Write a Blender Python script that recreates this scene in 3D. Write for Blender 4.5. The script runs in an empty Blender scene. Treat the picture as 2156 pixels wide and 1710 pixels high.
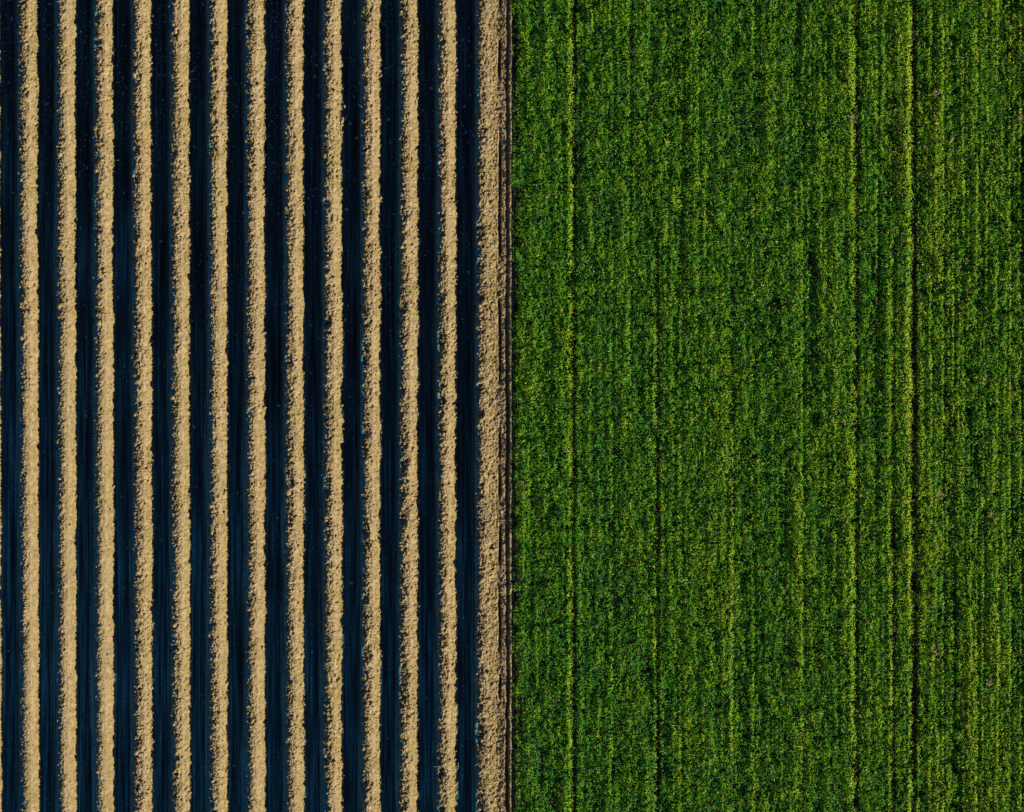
import bpy, math
import numpy as np

# ------------------------------------------------------------------ basics
SC = bpy.context.scene
COL = SC.collection
RNG = np.random.default_rng(7)
HALF_W, HALF_H = 12.8, 10.15            # metres of field seen left/right and up/down of the middle
SUN_AZ = math.radians(-33)              # the sun stands to the right and a little below
SUN_EL = math.radians(19.8)
SHADOW = math.tan(SUN_EL) / math.cos(SUN_AZ)   # fall of a shadow line per metre across the rows


def PX(u):                              # metres across the rows for a column of the 2156 px wide view
    return (u - 1078.0) * 0.011874


def PY(v):
    return (855.0 - v) * 0.011874


_T = np.random.default_rng(3).random((256, 256))


def vnoise(x, y, seed=0):
    """smooth value noise in -1..1"""
    x = np.asarray(x, float) + seed * 37.17
    y = np.asarray(y, float) + seed * 11.73
    x, y = np.broadcast_arrays(x, y)
    ix = np.floor(x).astype(np.int64); iy = np.floor(y).astype(np.int64)
    fx = x - ix; fy = y - iy
    fx = fx * fx * (3 - 2 * fx); fy = fy * fy * (3 - 2 * fy)
    a = _T[ix & 255, iy & 255]; b = _T[(ix + 1) & 255, iy & 255]
    c = _T[ix & 255, (iy + 1) & 255]; d = _T[(ix + 1) & 255, (iy + 1) & 255]
    return ((a * (1 - fx) + b * fx) * (1 - fy) + (c * (1 - fx) + d * fx) * fy) * 2 - 1


def fbm(x, y, size, octaves=3, seed=0):
    s = 0; amp = 1; tot = 0
    for k in range(octaves):
        s = s + amp * vnoise(np.asarray(x) / size * 2 ** k, np.asarray(y) / size * 2 ** k, seed + k * 5)
        tot += amp; amp *= .55
    return s / tot


def sstep(a, b, x):
    t = np.clip((x - a) / (b - a), 0, 1)
    return t * t * (3 - 2 * t)


def mesh_from(name, verts, quads=None, tris=None, smooth=True, mats=(), face_mat=None, face_attr=None):
    verts = np.asarray(verts, np.float32)
    nq = 0 if quads is None else len(quads)
    nt = 0 if tris is None else len(tris)
    me = bpy.data.meshes.new(name)
    me.vertices.add(len(verts)); me.vertices.foreach_set('co', verts.ravel())
    loops = np.concatenate(([np.asarray(quads).ravel()] if nq else []) + ([np.asarray(tris).ravel()] if nt else [])).astype(np.int32)
    me.loops.add(len(loops)); me.loops.foreach_set('vertex_index', loops)
    me.polygons.add(nq + nt)
    start = np.concatenate([np.arange(nq) * 4, nq * 4 + np.arange(nt) * 3]).astype(np.int32)
    me.polygons.foreach_set('loop_start', start)
    me.polygons.foreach_set('use_smooth', np.full(nq + nt, smooth, dtype=bool))
    for m in mats:
        me.materials.append(m)
    if face_mat is not None:
        me.polygons.foreach_set('material_index', np.asarray(face_mat, np.int32))
    if face_attr is not None:
        at = me.attributes.new('tint', 'FLOAT', 'FACE')
        at.data.foreach_set('value', np.asarray(face_attr, np.float32))
    me.update(calc_edges=True)
    return me


def link(name, me, parent=None, loc=None):
    o = bpy.data.objects.new(name, me); COL.objects.link(o)
    if loc is not None:
        o.location = loc
    if parent:
        o.parent = parent
    return o


def tag(o, label=None, cat=None, group=None, kind=None):
    if label: o['label'] = label
    if cat: o['category'] = cat
    if group: o['group'] = group
    if kind: o['kind'] = kind
    return o


def grid_faces(nx, ny):
    i = np.arange(nx - 1)[:, None] * ny + np.arange(ny - 1)[None, :]
    return np.stack([i, i + ny, i + ny + 1, i + 1], -1).reshape(-1, 4)


# ------------------------------------------------------------------ materials
class NT:
    def __init__(s, name):
        s.m = bpy.data.materials.new(name); s.m.use_nodes = True
        s.t = s.m.node_tree; s.b = s.t.nodes['Principled BSDF']

    def n(s, typ, **kw):
        nd = s.t.nodes.new(typ)
        for k, v in kw.items():
            if k in nd.inputs.keys() and not hasattr(type(nd), k): nd.inputs[k].default_value = v
            else: setattr(nd, k, v)
        return nd

    def l(s, a, b): s.t.links.new(a, b)

    def noise(s, scale, detail=3, rough=.6, vec=None):
        nd = s.t.nodes.new('ShaderNodeTexNoise')
        nd.inputs['Scale'].default_value = scale; nd.inputs['Detail'].default_value = detail
        nd.inputs['Roughness'].default_value = rough
        if vec is not None: s.l(vec, nd.inputs['Vector'])
        return nd.outputs['Fac']

    def pos(s, scale=(1, 1, 1)):
        g = s.t.nodes.new('ShaderNodeNewGeometry'); m = s.t.nodes.new('ShaderNodeVectorMath'); m.operation = 'MULTIPLY'
        m.inputs[1].default_value = scale; s.l(g.outputs['Position'], m.inputs[0]); return m.outputs[0]

    def ramp(s, fac, stops):
        r = s.t.nodes.new('ShaderNodeValToRGB'); e = r.color_ramp.elements
        while len(e) < len(stops): e.new(.5)
        for k, (p, c) in enumerate(stops):
            e[k].position = p; e[k].color = (*c, 1)
        s.l(fac, r.inputs[0]); return r.outputs[0]

    def mix(s, fac, a, b, mode='MIX'):
        m = s.t.nodes.new('ShaderNodeMix'); m.data_type = 'RGBA'; m.blend_type = mode
        if isinstance(fac, float): m.inputs[0].default_value = fac
        else: s.l(fac, m.inputs[0])
        for q, v in ((6, a), (7, b)):
            if isinstance(v, tuple): m.inputs[q].default_value = (*v, 1)
            else: s.l(v, m.inputs[q])
        return m.outputs[2]

    def bump(s, h, strength, dist):
        b = s.t.nodes.new('ShaderNodeBump'); b.inputs['Strength'].default_value = strength
        b.inputs['Distance'].default_value = dist; s.l(h, b.inputs['Height']); s.l(b.outputs[0], s.b.inputs['Normal'])


def soil_material(name, pale, mid, olive, rough=.95, spec=.1, shade_tint=False):
    k = NT(name); p = k.pos()
    c = k.ramp(k.noise(9, 5, .7, p), [(.3, mid), (.62, pale)])
    o = k.ramp(k.noise(2.2, 4, .6, p), [(.52, (0, 0, 0)), (.68, (.6, .6, .6))])
    c = k.mix(o, c, olive)
    if shade_tint:
        # the painted shade pales towards the lower left corner
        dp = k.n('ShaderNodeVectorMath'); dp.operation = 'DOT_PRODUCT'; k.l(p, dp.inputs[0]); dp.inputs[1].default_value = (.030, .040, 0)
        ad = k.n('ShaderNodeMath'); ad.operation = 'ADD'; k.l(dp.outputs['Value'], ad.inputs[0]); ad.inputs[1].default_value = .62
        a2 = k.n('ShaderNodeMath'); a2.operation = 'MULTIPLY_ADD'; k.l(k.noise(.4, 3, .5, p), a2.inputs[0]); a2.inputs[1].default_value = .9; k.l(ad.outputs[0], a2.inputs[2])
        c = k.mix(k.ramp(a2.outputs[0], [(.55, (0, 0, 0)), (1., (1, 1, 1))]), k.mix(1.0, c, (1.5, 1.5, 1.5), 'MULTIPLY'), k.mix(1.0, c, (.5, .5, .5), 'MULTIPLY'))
    st = k.ramp(k.noise(4, 3, .6, k.pos((7, .8, 1))), [(.45, (.82, .82, .82)), (.65, (1, 1, 1))])
    if shade_tint:      # packed wheel marks and loose grains
        st = k.ramp(k.noise(3.2, 3, .55, k.pos((5.5, .12, 1))), [(.38, (.18, .18, .18)), (.52, (.80, .80, .80)), (.66, (2.0, 2.0, 2.0))])
        st = k.mix(1.0, st, k.ramp(k.noise(34, 3, .7, p), [(.38, (.45, .45, .45)), (.60, (1.25, 1.25, 1.25)), (.72, (2.2, 2.2, 2.2))]), 'MULTIPLY')
    c = k.mix(1.0, c, st, 'MULTIPLY')
    k.l(c, k.b.inputs['Base Color'])
    k.b.inputs['Roughness'].default_value = rough
    k.b.inputs['Specular IOR Level'].default_value = spec
    k.bump(k.noise(60, 4, .7, p), .6, .012)
    return k.m


M_SOIL = soil_material('dry_sandy_soil', (.44, .322, .158), (.24, .165, .074), (.27, .215, .06))
M_OCHRE = soil_material('ochre_soil_face', (.40, .290, .118), (.23, .160, .060), (.25, .20, .05))
M_GROUND = soil_material('blue_shade_soil', (.022, .118, .132), (.010, .056, .066), (.014, .084, .092), .75, .3, True)  # blue of the furrow shade painted into floor and ridge foot
M_FLANK = soil_material('shoulder_shade_soil', (.038, .250, .275), (.014, .100, .120), (.022, .150, .165), .8, .3)  # paler blue shade painted on the left shoulder of each ridge
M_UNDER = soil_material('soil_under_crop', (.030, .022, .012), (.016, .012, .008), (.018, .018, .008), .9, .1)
M_CRUMB = soil_material('blue_shade_crumbs', (.24, .34, .36), (.10, .17, .19), (.16, .23, .23), .8, .3)  # furrow crumbs coloured as they look in bluish shade

k = NT('green_leaf')
at = k.t.nodes.new('ShaderNodeAttribute'); at.attribute_name = 'tint'
c = k.ramp(at.outputs['Fac'], [(0, (.08, .24, .08)), (.03, (.014, .11, .006)), (.28, (.028, .175, .002)), (.48, (.085, .240, .001)),  # lowest stop paints sky glints as a few pale leaves
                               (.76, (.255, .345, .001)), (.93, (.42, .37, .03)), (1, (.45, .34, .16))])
k.l(c, k.b.inputs['Base Color'])
k.b.inputs['Roughness'].default_value = .5
k.b.inputs['Specular IOR Level'].default_value = .15
M_LEAF = k.m

k = NT('dry_straw')
k.l(k.ramp(k.noise(30), [(.35, (.42, .33, .2)), (.65, (.72, .64, .48))]), k.b.inputs['Base Color'])
k.b.inputs['Roughness'].default_value = .6
M_STRAW = k.m

k = NT('withered_leaf')
k.l(k.ramp(k.noise(40), [(.35, (.26, .15, .07)), (.65, (.50, .33, .20))]), k.b.inputs['Base Color'])
k.b.inputs['Roughness'].default_value = .7
M_TUFT = k.m

# ------------------------------------------------------------------ ridges
LEFT_TOP = [-35, 45, 125, 205, 285, 366, 446, 525, 607, 688, 770, 850, 930, 1012]
LEFT_BOT = [-31, 49, 128, 207, 289, 369, 448, 527, 609, 690, 770, 849, 930, 1011]
# how far the crest's left half is broken up: bottom end, middle, top end of each ridge
ROUGH = [(.3, .5, .7), (.35, .45, .9), (.35, .4, .8), (.35, .4, 1.0), (1.0, .8, .9), (.85, .6, .9), (.8, .8, .9),
         (.6, .7, 1.0), (.8, .9, 1.0), (.9, .9, 1.0), (.9, 1.0, 1.0), (.9, 1.1, .9), (1.1, 1.0, .9), (1.1, 1.2, 1.0)]
PS = np.array([-.28, -.235, -.21, -.175, -.15, -.02, 0, .07, .16, .26, .335, .40, .45])
PZ = np.array([-.05, .00, .03, .150, .172, .243, .255, .258, .220, .120, .018, -.03, -.05])
PS13 = np.array([-.28, -.235, -.21, -.175, -.15, -.02, 0, .07, .16, .27, .35, .40, .43])
PZ13 = np.array([-.05, .00, .03, .150, .172, .243, .255, .258, .240, .195, .145, .10, .03])
CREST_Z = .25
CAM_H = 100.0


def crest_x(i, y):
    t = (y + HALF_H) / (2 * HALF_H)
    x = PX(LEFT_BOT[i] + (LEFT_TOP[i] - LEFT_BOT[i]) * t)
    x = x * (1 - CREST_Z / CAM_H - .0022)            # seen from above, a crest leans away from the middle
    return x + .008 * vnoise(y / 1.3, i * 3.1, 4) + .012 * vnoise(y / .28, i * 7.7, 9)


def rough_at(i, y):
    b, m, t = ROUGH[i]
    r = np.interp(y, [-HALF_H, 0, HALF_H], [b, m, t])
    return r * (1 + .35 * vnoise(y / .9, i * 5.3, 2))


def ridge_height(i, s, y):
    """height of ridge i at distance s right of its crest"""
    r = rough_at(i, y)
    X = s + i * 13.7
    prof = np.interp(s, PS13 if i == 13 else PS, PZ13 if i == 13 else PZ)
    crest = sstep(-.10, -.02, s) * (1 - sstep(.06, .20, s))
    prof = prof + crest * (.007 * vnoise(y / .16, i * 1.7, 17) + r * (.024 * vnoise(y / .34, i * 1.9, 18) + .020 * vnoise(y / .11, i * 2.3, 19)))
    left = sstep(-.09, -.01, s) * (1 - sstep(.12, .24, s))
    right = sstep(.14, .26, s) * (1 - sstep(.36, .45, s))
    flank = 1 - sstep(-.10, -.05, s)
    foot = sstep(.36, .42, s)
    h = prof
    cl = fbm(X, y, .085, 3, 1)
    cf = fbm(X, y, .035, 2, 6)
    h = h + left * (.3 + .8 * r) * (.038 * cl + .034 * cf)
    h = h - (cl * .020 + cf * .018) * sstep(.09, .13, s) * (1 - sstep(.20, .25, s)) * left
    h = h - .05 * np.clip(r, .2, 1) * sstep(.42, .75, fbm(X, y, .09, 2, 44)) * sstep(-.02, .03, s) * (1 - sstep(.30, .38, s))
    # holes where a clod has rolled off the left shoulder
    hole = sstep(.35, .75, fbm(X, y, .14, 2, 21)) * sstep(-.06, -.02, s) * (1 - sstep(.05, .15, s))
    h = h - hole * .085 * np.clip(r - .25, 0, 1.2)
    bite = sstep(.30, .70, vnoise(y / .33, i * 2.9, 33)) * (1 - sstep(.02, .11, s)) * sstep(-.12, -.03, s)
    h = h - bite * .085 * np.clip(r - .35, 0, 1)
    h = h + right * ((.010 + .026 * r) * fbm(X, y, .08, 3, 8) + .020 * cf * (.5 + r) + .009 * vnoise(y / .17, X / .9, 12))
    if i == 13:
        rr = sstep(.30, .42, s)
        h = h + rr * (.025 * cl + .02 * cf)
    h = h + flank * (.008 * cl + .004 * cf) + foot * .010 * vnoise(y / .2, X / .1, 15)
    return h


def ico():
    t = (1 + 5 ** .5) / 2
    v = np.array([(-1, t, 0), (1, t, 0), (-1, -t, 0), (1, -t, 0), (0, -1, t), (0, 1, t), (0, -1, -t), (0, 1, -t), (t, 0, -1), (t, 0, 1), (-t, 0, -1), (-t, 0, 1)], float)
    f = np.array([(0, 11, 5), (0, 5, 1), (0, 1, 7), (0, 7, 10), (0, 10, 11), (1, 5, 9), (5, 11, 4), (11, 10, 2), (10, 7, 6), (7, 1, 8), (3, 9, 4), (3, 4, 2), (3, 2, 6), (3, 6, 8), (3, 8, 9), (4, 9, 5), (2, 4, 11), (6, 2, 10), (8, 6, 7), (9, 8, 1)])
    return v / np.linalg.norm(v[0]), f


ICO_V, ICO_F = ico()


def crumbs(cx, cy, cz, rad, rng):
    """many irregular lumps as one vertex / triangle block"""
    n = len(cx)
    v = ICO_V[None] * (1 + rng.uniform(-.35, .35, (n, 12, 1)))
    sc = rad[:, None] * rng.uniform(.6, 1.4, (n, 3)); sc[:, 2] *= .85
    v = v * sc[:, None, :]
    a = rng.uniform(0, 6.28, n); ca, sa = np.cos(a)[:, None], np.sin(a)[:, None]
    x = v[..., 0] * ca - v[..., 1] * sa; y = v[..., 0] * sa + v[..., 1] * ca
    v = np.stack([x + cx[:, None], y + cy[:, None], v[..., 2] + cz[:, None]], -1).reshape(-1, 3)
    f = (ICO_F[None] + (np.arange(n) * 12)[:, None, None]).reshape(-1, 3)
    return v, f


Y_END = 13.0
ys = np.arange(-Y_END, Y_END, .0165)
ORD = ['partly cut off', 'first', 'second', 'third', 'fourth', 'fifth', 'sixth', 'seventh', 'eighth', 'ninth', 'tenth', 'eleventh', 'twelfth']
LOOK = {1: 'smooth pale soil ridge with firm even edges', 2: 'pale soil ridge pitted with small dark holes',
        3: 'pale soil ridge with a scalloped right edge', 4: 'soil ridge whose left side crumbles away at the bottom',
        5: 'soil ridge with broken left shoulder', 6: 'narrow soil ridge with loose clods along its left edge',
        7: 'sandy soil ridge with ragged edges', 8: 'sandy soil ridge crumbling on both sides',
        9: 'soil ridge with a large dark hole and slumped clods', 10: 'soil ridge with notches bitten out of its edges',
        11: 'soil ridge lined with upright crumbs', 12: 'soil ridge with a deeply ragged left edge, last but one before the green crop'}

for i in range(14):
    rng = np.random.default_rng(100 + i)
    P = PS13 if i == 13 else PS
    ss = np.unique(np.concatenate([np.arange(P[0], -.1, .022), np.arange(-.1, P[-1] + .01, .0145)]))
    S, Y = np.meshgrid(ss, ys, indexing='ij')
    cx = crest_x(i, ys)
    Z = ridge_height(i, S, Y)
    X = S + cx[None, :]
    V = np.stack([X, Y, Z], -1).reshape(-1, 3)
    Q = grid_faces(len(ss), len(ys))
    # crumbs lying on the ridge: most on the broken left shoulder, fewer on top and at the foot
    def spots(n, s0, s1, weight=True):
        y = rng.uniform(-Y_END + .3, Y_END - .3, n); s = rng.uniform(s0, s1, n)
        if weight:
            keep = rng.random(n) < np.clip(rough_at(i, y), .08, 1.2) ** 1.6 * (.35 + .65 * (vnoise(y / .35, i * 9.1, 41) > -.2))
            y, s = y[keep], s[keep]
        return s, y
    blocks = []
    for n, s0, s1, r0, r1, w in ((5600, -.085, .05, .011, .028, True), (2600, .0, .17, .006, .014, True),
                                 (700, .30, .46, .006, .013, True), (900, .02, .34, .005, .011, False), (3600, .08, .40, .007, .018, True), (620, -.11, .10, .018, .036, True), (90, -.07, .34, .028, .046, True), (110, -.07, .04, .034, .062, True), (60, .28, .40, .022, .042, True), (260, .26, .42, .012, .026, True)):
        if i == 13 and s0 == .30:
            n, s1 = 3600, .40
        s, y = spots(n, s0, s1, w)
        r = rng.uniform(r0, r1, len(s)) * rng.uniform(.7, 1.15, len(s))
        z = ridge_height(i, s, y) + r * .45
        blocks.append((s + crest_x(i, y), y, z, r))
    bx, by, bz, br = (np.concatenate(q) for q in zip(*blocks))
    cv, cf_ = crumbs(bx, by, bz, br, rng)
    n0 = len(V)
    sf = S[:-1, :-1] + .012 * vnoise(Y[:-1, :-1] / .07, S[:-1, :-1] / .03, 77)      # crust above, blue shade painted on the flank away from the sun
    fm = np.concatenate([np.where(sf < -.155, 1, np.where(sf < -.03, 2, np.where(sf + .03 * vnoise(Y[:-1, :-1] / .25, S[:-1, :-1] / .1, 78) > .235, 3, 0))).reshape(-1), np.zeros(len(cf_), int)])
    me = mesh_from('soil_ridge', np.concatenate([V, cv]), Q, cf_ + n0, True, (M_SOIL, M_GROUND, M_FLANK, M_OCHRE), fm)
    o = link('soil_ridge', me)
    if i == 0:
        lab = 'soil ridge at the left border of the photo, only its right edge showing'
    elif i == 13:
        lab = 'wide crumbly soil ridge beside the wheel ruts, nearest to the green crop'
    else:
        lab = LOOK[i] + (', %s from the left' % ORD[i] if i != 12 else '')
    tag(o, lab, 'soil ridge', 'long parallel soil ridges')

# ------------------------------------------------------------------ ground with furrows, wheel tracks and ruts
CROP_X = PX(1081.5)


def border_height(x, y):
    """the strip of soil right of the last ridge, with its two wheel ruts"""
    x = x - .01 * vnoise(y / .8, 2.2, 50)
    rut_a = .17 * np.exp(-((x + .305 - .012 * vnoise(y / .4, 7.1, 52)) / .036) ** 4) * (.05 + .95 * sstep(-.2, .35, vnoise(y / .55, 1.1, 51)))
    wob = fbm(x, y, .05, 2, 55) * .5 + .5
    rut_a = rut_a * (.5 + .8 * wob)
    rut_b = (.55 + .7 * wob) * .12 * np.exp(-((x + .12 + .018 * vnoise(y / .3, 3.3, 56)) / .040) ** 4) * (.30 + .70 * np.interp(y, [-10.2, -7, -6.2, -1, 0, 3, 4, 10.2], [.9, .8, .2, 1, .9, .3, .2, .3]))
    h = .105 + .035 * sstep(-.10, -.04, x) + .050 * fbm(x, y, .07, 3, 53) - rut_a - rut_b - .10 * np.exp(-((x - .022 + .012 * vnoise(y / .25, 5.5, 59)) / .034) ** 4)
    return h


def ground_height(x, y):
    h = np.full(np.shape(x), 0.0)
    tread = .004 * np.sin((y + .25 * np.abs(((x * 10.48) % 1) - .5)) * 2 * math.pi / .06)
    h = h + .006 * fbm(x, y, .16, 3, 60) + .006 * vnoise(x / .045, y / 2.5, 61) + tread * .6
    # the same ridges go on outside the view on the left
    k = np.floor((x - crest_x(0, 0)) / .9527) ; s = (x - crest_x(0, 0)) - k * .9527
    rel = np.maximum(np.interp(s, PS, PZ, left=-1, right=-1), np.interp(s - .9527, PS, PZ, left=-1, right=-1))
    out = (x < crest_x(0, 0) - .3)
    h = np.where(out, np.maximum(h, rel + .012 * fbm(x, y, .09, 2, 62)), h)
    far = sstep(10.2, 13, np.abs(y)) * 0
    b = border_height(x, y)
    return np.where(x > -.52, np.where(x < CROP_X + .1, b, .05 + .01 * fbm(x, y, .2, 2, 63)), h) + far


gx = np.concatenate([[-600, -200, -80, -40, -25, -18], np.arange(-15.2, -.55, .026), np.arange(-.55, .12, .0125), np.arange(.14, 15.5, .12), [18, 25, 40, 80, 200, 600]])
gy = np.concatenate([[-600, -200, -80, -40, -25, -16], np.arange(-13.2, 13.2, .026), [16, 25, 40, 80, 200, 600]])
GX, GY = np.meshgrid(gx, gy, indexing='ij')
GZ = ground_height(GX, GY)
gq = grid_faces(len(gx), len(gy))
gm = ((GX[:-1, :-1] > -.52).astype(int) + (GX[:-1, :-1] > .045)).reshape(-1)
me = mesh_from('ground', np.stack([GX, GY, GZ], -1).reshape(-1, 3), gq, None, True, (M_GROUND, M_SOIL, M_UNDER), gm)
tag(link('ground', me), kind='structure')

# crumbs: loose in the furrows, and along the ruts
rng = np.random.default_rng(500)
xs_, ys_, rs_, mt_ = [], [], [], []
n = 10000
fi = rng.integers(1, 14, n); yy = rng.uniform(-11.5, 11.5, n)
gap = rng.random(n)
sx = np.where(gap < .75, rng.uniform(-.50, -.24, n), rng.uniform(-.24, -.06, n))
keep = rng.random(n) < (.12 + .88 * sstep(1.5, 8.5, yy + 3 * vnoise(yy / 3, fi * 3.3, 70))) * (.3 + .7 * (vnoise(yy / .5, fi * 5.1, 71) > 0)) * np.where(fi > 1, 1, .5)
fi, yy, sx = fi[keep], yy[keep], sx[keep]
xx = np.array([crest_x(a, b) for a, b in zip(fi, yy)]) + sx
rr = rng.uniform(.008, .022, len(xx)) * np.where(rng.random(len(xx)) < .10, 2.0, 1)
onfl = np.where(sx > -.24, np.array([ridge_height(a, s, b) for a, s, b in zip(fi, sx, yy)]), ground_height(xx, yy))
v1, f1 = crumbs(xx, yy, np.maximum(onfl, 0) + rr * .4, rr, rng)
n = 12000
x2 = rng.uniform(-.47, .05, n); y2 = rng.uniform(-12.8, 12.8, n)
keep = rng.random(n) < np.where(x2 > -.02, .3, np.where(np.abs(x2 + .125) < .035, .25, 1.))
x2, y2 = x2[keep], y2[keep]
r2 = rng.uniform(.007, .018, len(x2)) * np.where(rng.random(len(x2)) < .1, 1.7, 1)
v2, f2 = crumbs(x2, y2, border_height(x2, y2) + r2 * .45, r2, rng)
me = mesh_from('soil_crumbs', np.concatenate([v1, v2]), None, np.concatenate([f1, f2 + len(v1)]), True, (M_SOIL, M_CRUMB), np.concatenate([np.ones(len(f1), int), np.zeros(len(f2), int)]))
tag(link('soil_crumbs', me), 'small loose crumbs of soil strewn in the furrows and along the wheel ruts', 'soil crumbs', kind='stuff')

# ------------------------------------------------------------------ the green crop
# ruts: column, first row, last row, depth, softness of the lit side
RUTS = [(1211, -300, 2000, .115, .26), (1330, -300, 820, .075, .16), (1386, 480, 2000, .095, .18), (1408, -300, 620, .05, .12),
        (1252, -300, 2000, .035, .12), (1292, 400, 2000, .04, .12), (1437, 200, 2000, .045, .13), (1475, -300, 900, .035, .12), (1590, -300, 2000, .035, .13), (1692, 300, 2000, .035, .12), (1742, -300, 1200, .04, .12),
        (1545, 820, 2000, .06, .14), (1490, 300, 1100, .03, .09), (1640, -300, 760, .03, .12), (1805, -300, 2000, .092, .26),
        (1850, -300, 700, .08, .12), (1882, 520, 2000, .095, .18), (1877, -300, 420, .06, .08), (1927, -300, 2000, .128, .28), (1962, -300, 900, .05, .06),
        (1987, -300, 2000, .06, .05), (2008, 250, 1500, .05, .05), (2030, -300, 2000, .045, .06), (2058, -300, 2000, .05, .05),
        (2071, 900, 2000, .055, .05), (2080, -300, 700, .05, .05), (2102, -300, 2000, .05, .06), (2128, -300, 2000, .06, .05), (2150, -300, 2000, .06, .05),
        (2180, -300, 2000, .06, .08), (2230, -300, 2000, .07, .08), (2280, -300, 2000, .05, .08)]


def groove(x, y):
    g = np.zeros(np.shape(x)); edge = np.zeros(np.shape(x))
    for q, (u, v0, v1_, d, w) in enumerate(RUTS):
        x0 = PX(u) + .012 * vnoise(y / .9, q * 4.4, 80) + .006 * vnoise(y / .15, q * 4.4, 81)
        on = sstep(PY(v1_) - .8, PY(v1_) + .8, y) * (1 - sstep(PY(v0) - .8, PY(v0) + .8, y))
        on = on * (.84 + .16 * vnoise(y / .55, q * 6.6, 82))
        t = x - x0
        g = np.maximum(g, on * d * sstep(-w * .75, .01, t) * (1 - sstep(.015, .055, t + .02 * vnoise(y / .12, x / .4, 84))))
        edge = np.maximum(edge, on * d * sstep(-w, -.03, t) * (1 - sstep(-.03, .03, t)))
    return g, edge


def canopy(x, y):
    right = sstep(8.3, 10.0, x)
    base = .185
    big = fbm(x + .25 * y, y, .55, 2, 90)
    midn = fbm(x + .35 * y, y * .75, .21, 2, 91)
    fine = vnoise(x / .075, y / .075, 92)
    rows = vnoise(x / .055, y / 1.6, 93)
    rows2 = vnoise(x / .12, y / 4.0, 94)
    h = base + .016 * big + .080 * midn + .042 * fine + (.024 + .012 * right) * rows + (.030 + .012 * right) * rows2 + .042 * vnoise(x / .33, y / 6.5, 97)
    g, e = groove(x, y)
    ed = CROP_X + .055 * vnoise(y / .45, 1.3, 57) + .04 * vnoise(y / .09, 2.3, 58)
    lip = sstep(ed - .02, ed + .12, x)
    return (h - .13) * (1 - .5 * np.clip(e / .1, 0, 1)) + .13 - g - (1 - lip) * .045, e, g


def leaves(n, x0, x1, y0, y1, lscale, rng):
    x = rng.uniform(x0, x1, n); y = rng.uniform(y0, y1, n)
    top, e, g = canopy(x, y)
    eps = .03
    sx = (canopy(x + eps, y)[0] - top) / eps
    # tufts: leaves gather round plant centres
    depth = rng.random(n) ** 1.3 * .13
    z = top - depth
    thin = vnoise(x / .05, y / .05, 98) * .6 + vnoise(x / .11, y / .11, 99) * .4
    ed = CROP_X + .055 * vnoise(y / .45, 1.3, 57) + .04 * vnoise(y / .09, 2.3, 58)
    keep = (z > .03) & (x > ed - .03 * rng.random(n)) & (rng.random(n) < .74 + .8 * thin) & ~((g > .05) & (rng.random(n) < .25))
    x, y, z, e, g, sx, top = (q[keep] for q in (x, y, z, e, g, sx, top)); n = len(x); up = (z - .15)
    a = rng.uniform(0, 2 * math.pi, n)
    el = rng.uniform(.05, 1.15, n) * (1 - .75 * np.clip(e / .08, 0, 1))
    L = rng.uniform(.030, .075, n) * lscale
    W = rng.uniform(.0048, .0092, n) * lscale
    W = W * (1 + .5 * np.clip(e / .08, 0, 1))
    dx, dy = np.cos(a), np.sin(a)
    slope = np.clip(sx, -1.0, .2) * dx * .8
    p0 = np.stack([x, y, z], 1)
    d1 = np.stack([dx * np.cos(el), dy * np.cos(el), np.sin(el) + slope], 1)
    el2 = el - rng.uniform(.4, 1.3, n)
    d2 = np.stack([dx * np.cos(el2), dy * np.cos(el2), np.sin(el2) + slope], 1)
    p1 = p0 + d1 * (L * .55)[:, None]; p2 = p1 + d2 * (L * .5)[:, None]
    roll = rng.uniform(-.7, .7, n) * (1 - .6 * np.clip(e / .08, 0, 1))
    wv = np.stack([-dy * np.cos(roll), dx * np.cos(roll), np.sin(roll)], 1)
    wv[:, 2] += np.clip(sx, -1, .2) * wv[:, 0]
    wv *= W[:, None]
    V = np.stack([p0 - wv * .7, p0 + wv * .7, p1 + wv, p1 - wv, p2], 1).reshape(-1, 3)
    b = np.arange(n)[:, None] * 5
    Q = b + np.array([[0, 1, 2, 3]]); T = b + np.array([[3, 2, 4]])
    patch = fbm(x * 2.2, y * .25, 1.6, 3, 95) * .10 + fbm(x, y * .6, .28, 2, 96) * .12
    right = sstep(8.6, 10, x)
    t = .40 + patch + 1.5 * np.clip(up, -.12, .10) + rng.normal(0, .17, n) + .26 * np.clip(e / .09, 0, 1) + .06 * right - .05 * (1 - sstep(1.5, 7, x))  # high leaves and sunward rut sides yellowed, painting in sunlight
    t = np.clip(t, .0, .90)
    dead = rng.random(n) < (.006 + .012 * right + .05 * np.clip(g / .1, 0, 1))
    t[dead] = rng.uniform(.93, 1, dead.sum())
    return V, Q, T, t


def crop_mesh(name, sets):
    Vs, Qs, Ts, ta, tb = [], [], [], [], []; off = 0
    for V, Q, T, t in sets:
        Vs.append(V); Qs.append(Q + off); Ts.append(T + off); ta.append(t); off += len(V)
    t = np.concatenate(ta)
    return mesh_from(name, np.concatenate(Vs), np.concatenate(Qs), np.concatenate(Ts), False, (M_LEAF,), None, np.concatenate([t, t]))


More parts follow.
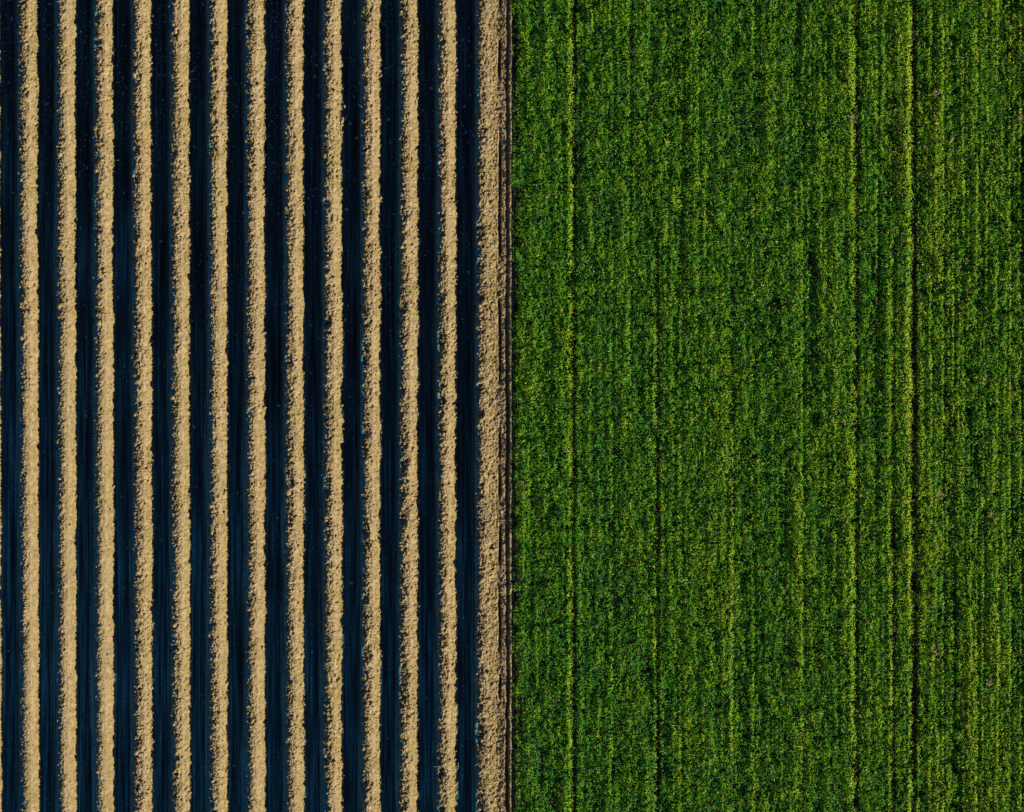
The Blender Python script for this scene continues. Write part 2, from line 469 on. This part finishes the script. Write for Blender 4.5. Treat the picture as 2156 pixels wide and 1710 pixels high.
rng = np.random.default_rng(900)
MX, MY = 13.1, 10.45
dens = 3500
area = (MX - CROP_X) * 2 * MY
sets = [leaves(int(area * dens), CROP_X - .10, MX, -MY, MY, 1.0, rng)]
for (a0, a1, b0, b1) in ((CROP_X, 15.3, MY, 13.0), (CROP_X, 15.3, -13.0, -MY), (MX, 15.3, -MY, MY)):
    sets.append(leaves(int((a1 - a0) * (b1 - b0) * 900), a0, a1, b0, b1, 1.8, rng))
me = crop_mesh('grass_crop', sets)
tag(link('grass_crop', me), 'dense green grassy crop with drill rows and wheel ruts filling the right half', 'crop', kind='stuff')

# ------------------------------------------------------------------ single clods, stalks and dry tufts
def QX(u): return (u - 1280.0) * .01
def QY(v): return (1015.0 - v) * .01


def surface(x, y):
    """height of the soil surface at one spot"""
    if x > -.36:
        return float(border_height(np.array(x), np.array(y)))
    for i in range(14):
        s = x - float(crest_x(i, np.array(y)))
        P = PS13 if i == 13 else PS
        if P[0] + .05 < s < P[-1] - .05:
            return max(float(ridge_height(i, np.array(s), np.array(y))), 0.0)
    return 0.0


def clod(u, v, sx, sy, sz, rz, label, seed):
    r = np.random.default_rng(seed)
    bm = bmesh.new(); bmesh.ops.create_icosphere(bm, subdivisions=3, radius=1)
    for q in bm.verts:
        c = q.co.normalized()
        f = 1 + .26 * float(fbm(c.x * 2 + c.z, c.y * 2 + seed, 1.5, 3, seed)) + .05 * float(vnoise(c.x * 9, c.y * 9 + c.z * 7, seed))
        q.co = c * f
        q.co.x *= sx; q.co.y *= sy; q.co.z *= sz
    me = bpy.data.meshes.new('soil_clod'); bm.to_mesh(me); bm.free()
    for p in me.polygons: p.use_smooth = True
    me.materials.append(M_SOIL)
    x, y = QX(u), QY(v)
    z = surface(x, y)
    x *= 1 - z / CAM_H; y *= 1 - z / CAM_H
    o = link('soil_clod', me, loc=(x, y, z + sz * .35)); o.rotation_euler = (r.uniform(-.3, .3), r.uniform(-.3, .3), rz)
    return tag(o, label, 'clod', 'large loose soil clods')


CLODS = [
 (856, 299, .045, .10, .06, -.15, 'long slumped clod in front of a dark hole on the ninth ridge'),
 (865, 294, .022, .07, .04, -.2, 'thin curved clod at the outer edge of the ninth ridge'),
 (855, 312, .035, .035, .035, .2, 'round clod just below the long slumped clod on the ninth ridge'),
 (861, 266, .035, .045, .04, .5, 'small clod on the right edge above the hole of the ninth ridge'),
 (438, 96, .04, .055, .035, .6, 'pale clod at the left edge of the fifth ridge near the top'),
 (440, 107, .022, .02, .02, .1, 'tiny bright clod in a notch of the fifth ridge'),
 (287, 124, .02, .045, .035, .7, 'clod with a dark slanting shadow on the third ridge'),
 (382, 40, .035, .045, .035, .1, 'clod sticking out to the right of the fourth ridge at the top'),
 (193, 206, .025, .05, .03, .1, 'narrow clod at the right edge of the second ridge'),
 (332, 891, .055, .045, .06, .5, 'wedge-shaped clod standing free left of the fourth ridge'),
 (437, 866, .03, .05, .045, -.3, 'pointed clod at the left edge of the fifth ridge at mid height'),
 (914, 268, .03, .06, .045, .3, 'clod beside a notch on the left edge of the tenth ridge'),
 (893, 345, .055, .035, .035, .2, 'wide clod lying in the shade of the furrow below the tenth ridge notch'),
 (799, 240, .03, .04, .03, .6, 'clod lying in the dark furrow between the eighth and ninth ridges'),
 (792, 163, .035, .03, .03, 0, 'rounded clod in the dark furrow right of the eighth ridge near the top'),
 (1206, 1201, .03, .045, .04, .3, 'clod at the broken left shoulder of the last wide ridge'),
 (1282, 1202, .03, .035, .03, .2, 'clod by the edge of the green crop beside the wheel rut'),
 (864, 800, .03, .05, .035, .1, 'clod on the right edge of the ninth ridge at mid height'),
]
import bmesh
for q, (u, v, a, b, c_, rz, lab) in enumerate(CLODS):
    clod(u, v, a, b, c_, rz, lab, 30 + q)


def tube(points, r0, r1, n=5):
    P = [np.array(p, float) for p in points]; V = []; F = []
    for k_, p in enumerate(P):
        d = P[min(k_ + 1, len(P) - 1)] - P[max(k_ - 1, 0)]; d /= np.linalg.norm(d)
        a = np.cross(d, (0, 0, 1.0)); a /= np.linalg.norm(a) + 1e-9; b = np.cross(d, a)
        r = r0 + (r1 - r0) * k_ / (len(P) - 1)
        for j in range(n):
            t = 2 * math.pi * j / n; V.append(p + r * (math.cos(t) * a + math.sin(t) * b))
    for k_ in range(len(P) - 1):
        for j in range(n):
            F.append((k_ * n + j, k_ * n + (j + 1) % n, (k_ + 1) * n + (j + 1) % n, (k_ + 1) * n + j))
    return V, F


def stalk(u0, v0, u1, v1, bend, r, label, fork=False, lift=.0):
    x0, y0, x1, y1 = QX(u0), QY(v0), QX(u1), QY(v1)
    base = max(surface(x0, y0), surface((x0 + x1) / 2, (y0 + y1) / 2), surface(x1, y1)) + r + lift
    L = math.hypot(x1 - x0, y1 - y0); nx_, ny_ = -(y1 - y0) / L, (x1 - x0) / L
    pts = []
    for k_ in range(7):
        t = k_ / 6; o_ = bend * L * 4 * t * (1 - t)
        pts.append((x0 + (x1 - x0) * t + nx_ * o_ - x0, y0 + (y1 - y0) * t + ny_ * o_ - y0, .012 * math.sin(t * 3.1)))
    V, F = tube(pts, r, r * .6)
    if fork:
        m = pts[4]; v2, f2 = tube([m, (m[0] + .03, m[1] + .035, .01), (m[0] + .09, m[1] + .05, .015)], r * .8, r * .4)
        F = F + [tuple(q + len(V) for q in f) for f in f2]; V = V + v2
    me = mesh_from('straw_stalk', np.array(V), np.array(F), None, True, (M_STRAW,))
    s_ = 1 - base / CAM_H
    return tag(link('straw_stalk', me, loc=(x0 * s_, y0 * s_, base)), label, 'straw stalk', 'stray straw stalks')


stalk(898, 263, 905, 268, .05, .006, 'short bright straw piece left of the notch on the tenth ridge', lift=.12)
stalk(523, 76, 527, 69, .0, .006, 'short thick straw piece left of the sixth ridge near the top')
stalk(521, 116, 524, 108, .05, .004, 'thin straw piece left of the sixth ridge below the thick one')
stalk(390, 285, 394, 275, .05, .004, 'small straw bit in the furrow right of the fourth ridge')
stalk(478, 182, 492, 166, .05, .005, 'forked straw stalk in the furrow right of the fifth ridge', fork=True, lift=.05)
stalk(417, 942, 423, 959, .03, .003, 'long thin straw stalk in the dark furrow left of the fifth ridge')
stalk(1135, 1933, 1145, 1905, -.15, .006, 'long curved pale straw stalk on the right edge of the twelfth ridge')
stalk(1084, 1917, 1097, 1918, .08, .005, 'short straw stalk lying in the furrow left of the twelfth ridge')
stalk(478, 201, 492, 199, .2, .004, 'curved straw stalk below the forked one right of the fifth ridge')
stalk(38, 1919, 43, 1918, 0, .004, 'tiny straw bit in the furrow at the lower left corner')
stalk(2378, 355, 2385, 342, .03, .008, 'pale straight straw stalk poking out of the green crop at the upper right', lift=.15)


def tuft(u, v, rad, n, label, seed):
    r = np.random.default_rng(seed); x, y = QX(u), QY(v)
    z = float(canopy(np.array(x), np.array(y))[0])
    V, Q, T = [], [], []
    for k_ in range(n):
        a = r.uniform(0, 6.28); L = rad * r.uniform(.6, 1.25); w_ = r.uniform(.004, .008); el = r.uniform(.15, 1.1)
        ox, oy = r.normal(0, rad * .3, 2)
        d = np.array([math.cos(a), math.sin(a), 0]); p0 = np.array([ox, oy, -.03]); wv = np.array([-d[1], d[0], r.uniform(-.5, .5)]) * w_
        p1 = p0 + (d * math.cos(el) + np.array([0, 0, math.sin(el)])) * L * .6; p2 = p1 + (d + np.array([0, 0, -.2])) * L * .5
        b_ = len(V); V += [p0 - wv, p0 + wv, p1 + wv, p1 - wv, p2]; Q.append((b_, b_ + 1, b_ + 2, b_ + 3)); T.append((b_ + 3, b_ + 2, b_ + 4))
    me = mesh_from('dry_tuft', np.array(V), np.array(Q), np.array(T), False, (M_TUFT,))
    return tag(link('dry_tuft', me, loc=(x * (1 - z / CAM_H), y * (1 - z / CAM_H), z)), label, 'dry tuft', 'withered brown tufts in the green crop')


TUFTS = [
 (2130, 294, .10, 26, 'pale brownish tuft in the crop left of the long pair of ruts, near the top'),
 (2551, 294, .12, 34, 'brown withered tuft at the right border, upper part of the crop'),
 (2313, 366, .06, 18, 'small brown tuft just right of the brightest rut, upper part'),
 (2343, 233, .09, 20, 'loose pale tuft between narrow rows, highest right of the brightest rut'),
 (2350, 1236, .11, 34, 'pinkish brown tuft right of the brightest rut at mid height'),
 (2342, 1627, .09, 26, 'elongated brown tuft right of the brightest rut in the lower part'),
 (2474, 1706, .09, 24, 'brown tuft on a narrow row near the lower right'),
 (2381, 1726, .09, 22, 'sparse pale tuft between two brown tufts at the lower right'),
 (2553, 1633, .10, 28, 'bright brown tuft at the right border, lower part of the crop'),
 (2330, 1546, .06, 18, 'small reddish tuft above the elongated brown tuft at the lower right'),
 (2480, 1290, .07, 18, 'thin straw-coloured tuft near the right side at mid height'),
 (2236, 1570, .06, 16, 'small pale tuft left of the brightest rut in the lower part'),
]
for q, (u, v, rad, n, lab) in enumerate(TUFTS):
    tuft(u, v, rad, n, lab, 200 + q)

# ------------------------------------------------------------------ camera, light, sky
cam = bpy.data.cameras.new('camera'); co = bpy.data.objects.new('camera', cam); COL.objects.link(co)
co.location = (0, 0, CAM_H); cam.sensor_width = 36; cam.lens = 36 * CAM_H / (2 * HALF_W)
cam.clip_end = 2000; SC.camera = co

sun = bpy.data.lights.new('sun', 'SUN'); so = bpy.data.objects.new('sun', sun); COL.objects.link(so)
sun.energy = 5.0; sun.angle = math.radians(.5); sun.color = (1, .93, .82)
so.rotation_euler = (0, math.pi / 2 - SUN_EL, SUN_AZ)

w = bpy.data.worlds.new('World'); SC.world = w; w.use_nodes = True
wt = w.node_tree; sky = wt.nodes.new('ShaderNodeTexSky'); sky.sky_type = 'NISHITA'; sky.sun_disc = False
sky.sun_elevation = SUN_EL; sky.sun_rotation = math.pi / 2 - SUN_AZ
sky.air_density = 1.0; sky.dust_density = .1; sky.ozone_density = 8.0; sky.altitude = 0
wt.links.new(sky.outputs[0], wt.nodes['Background'].inputs[0]); wt.nodes['Background'].inputs[1].default_value = .058
SC.view_settings.view_transform = 'Standard'; SC.view_settings.look = 'None'
SC.view_settings.exposure = .50; SC.view_settings.gamma = 1.0
SC.cycles.max_bounces = 4; SC.cycles.diffuse_bounces = 3
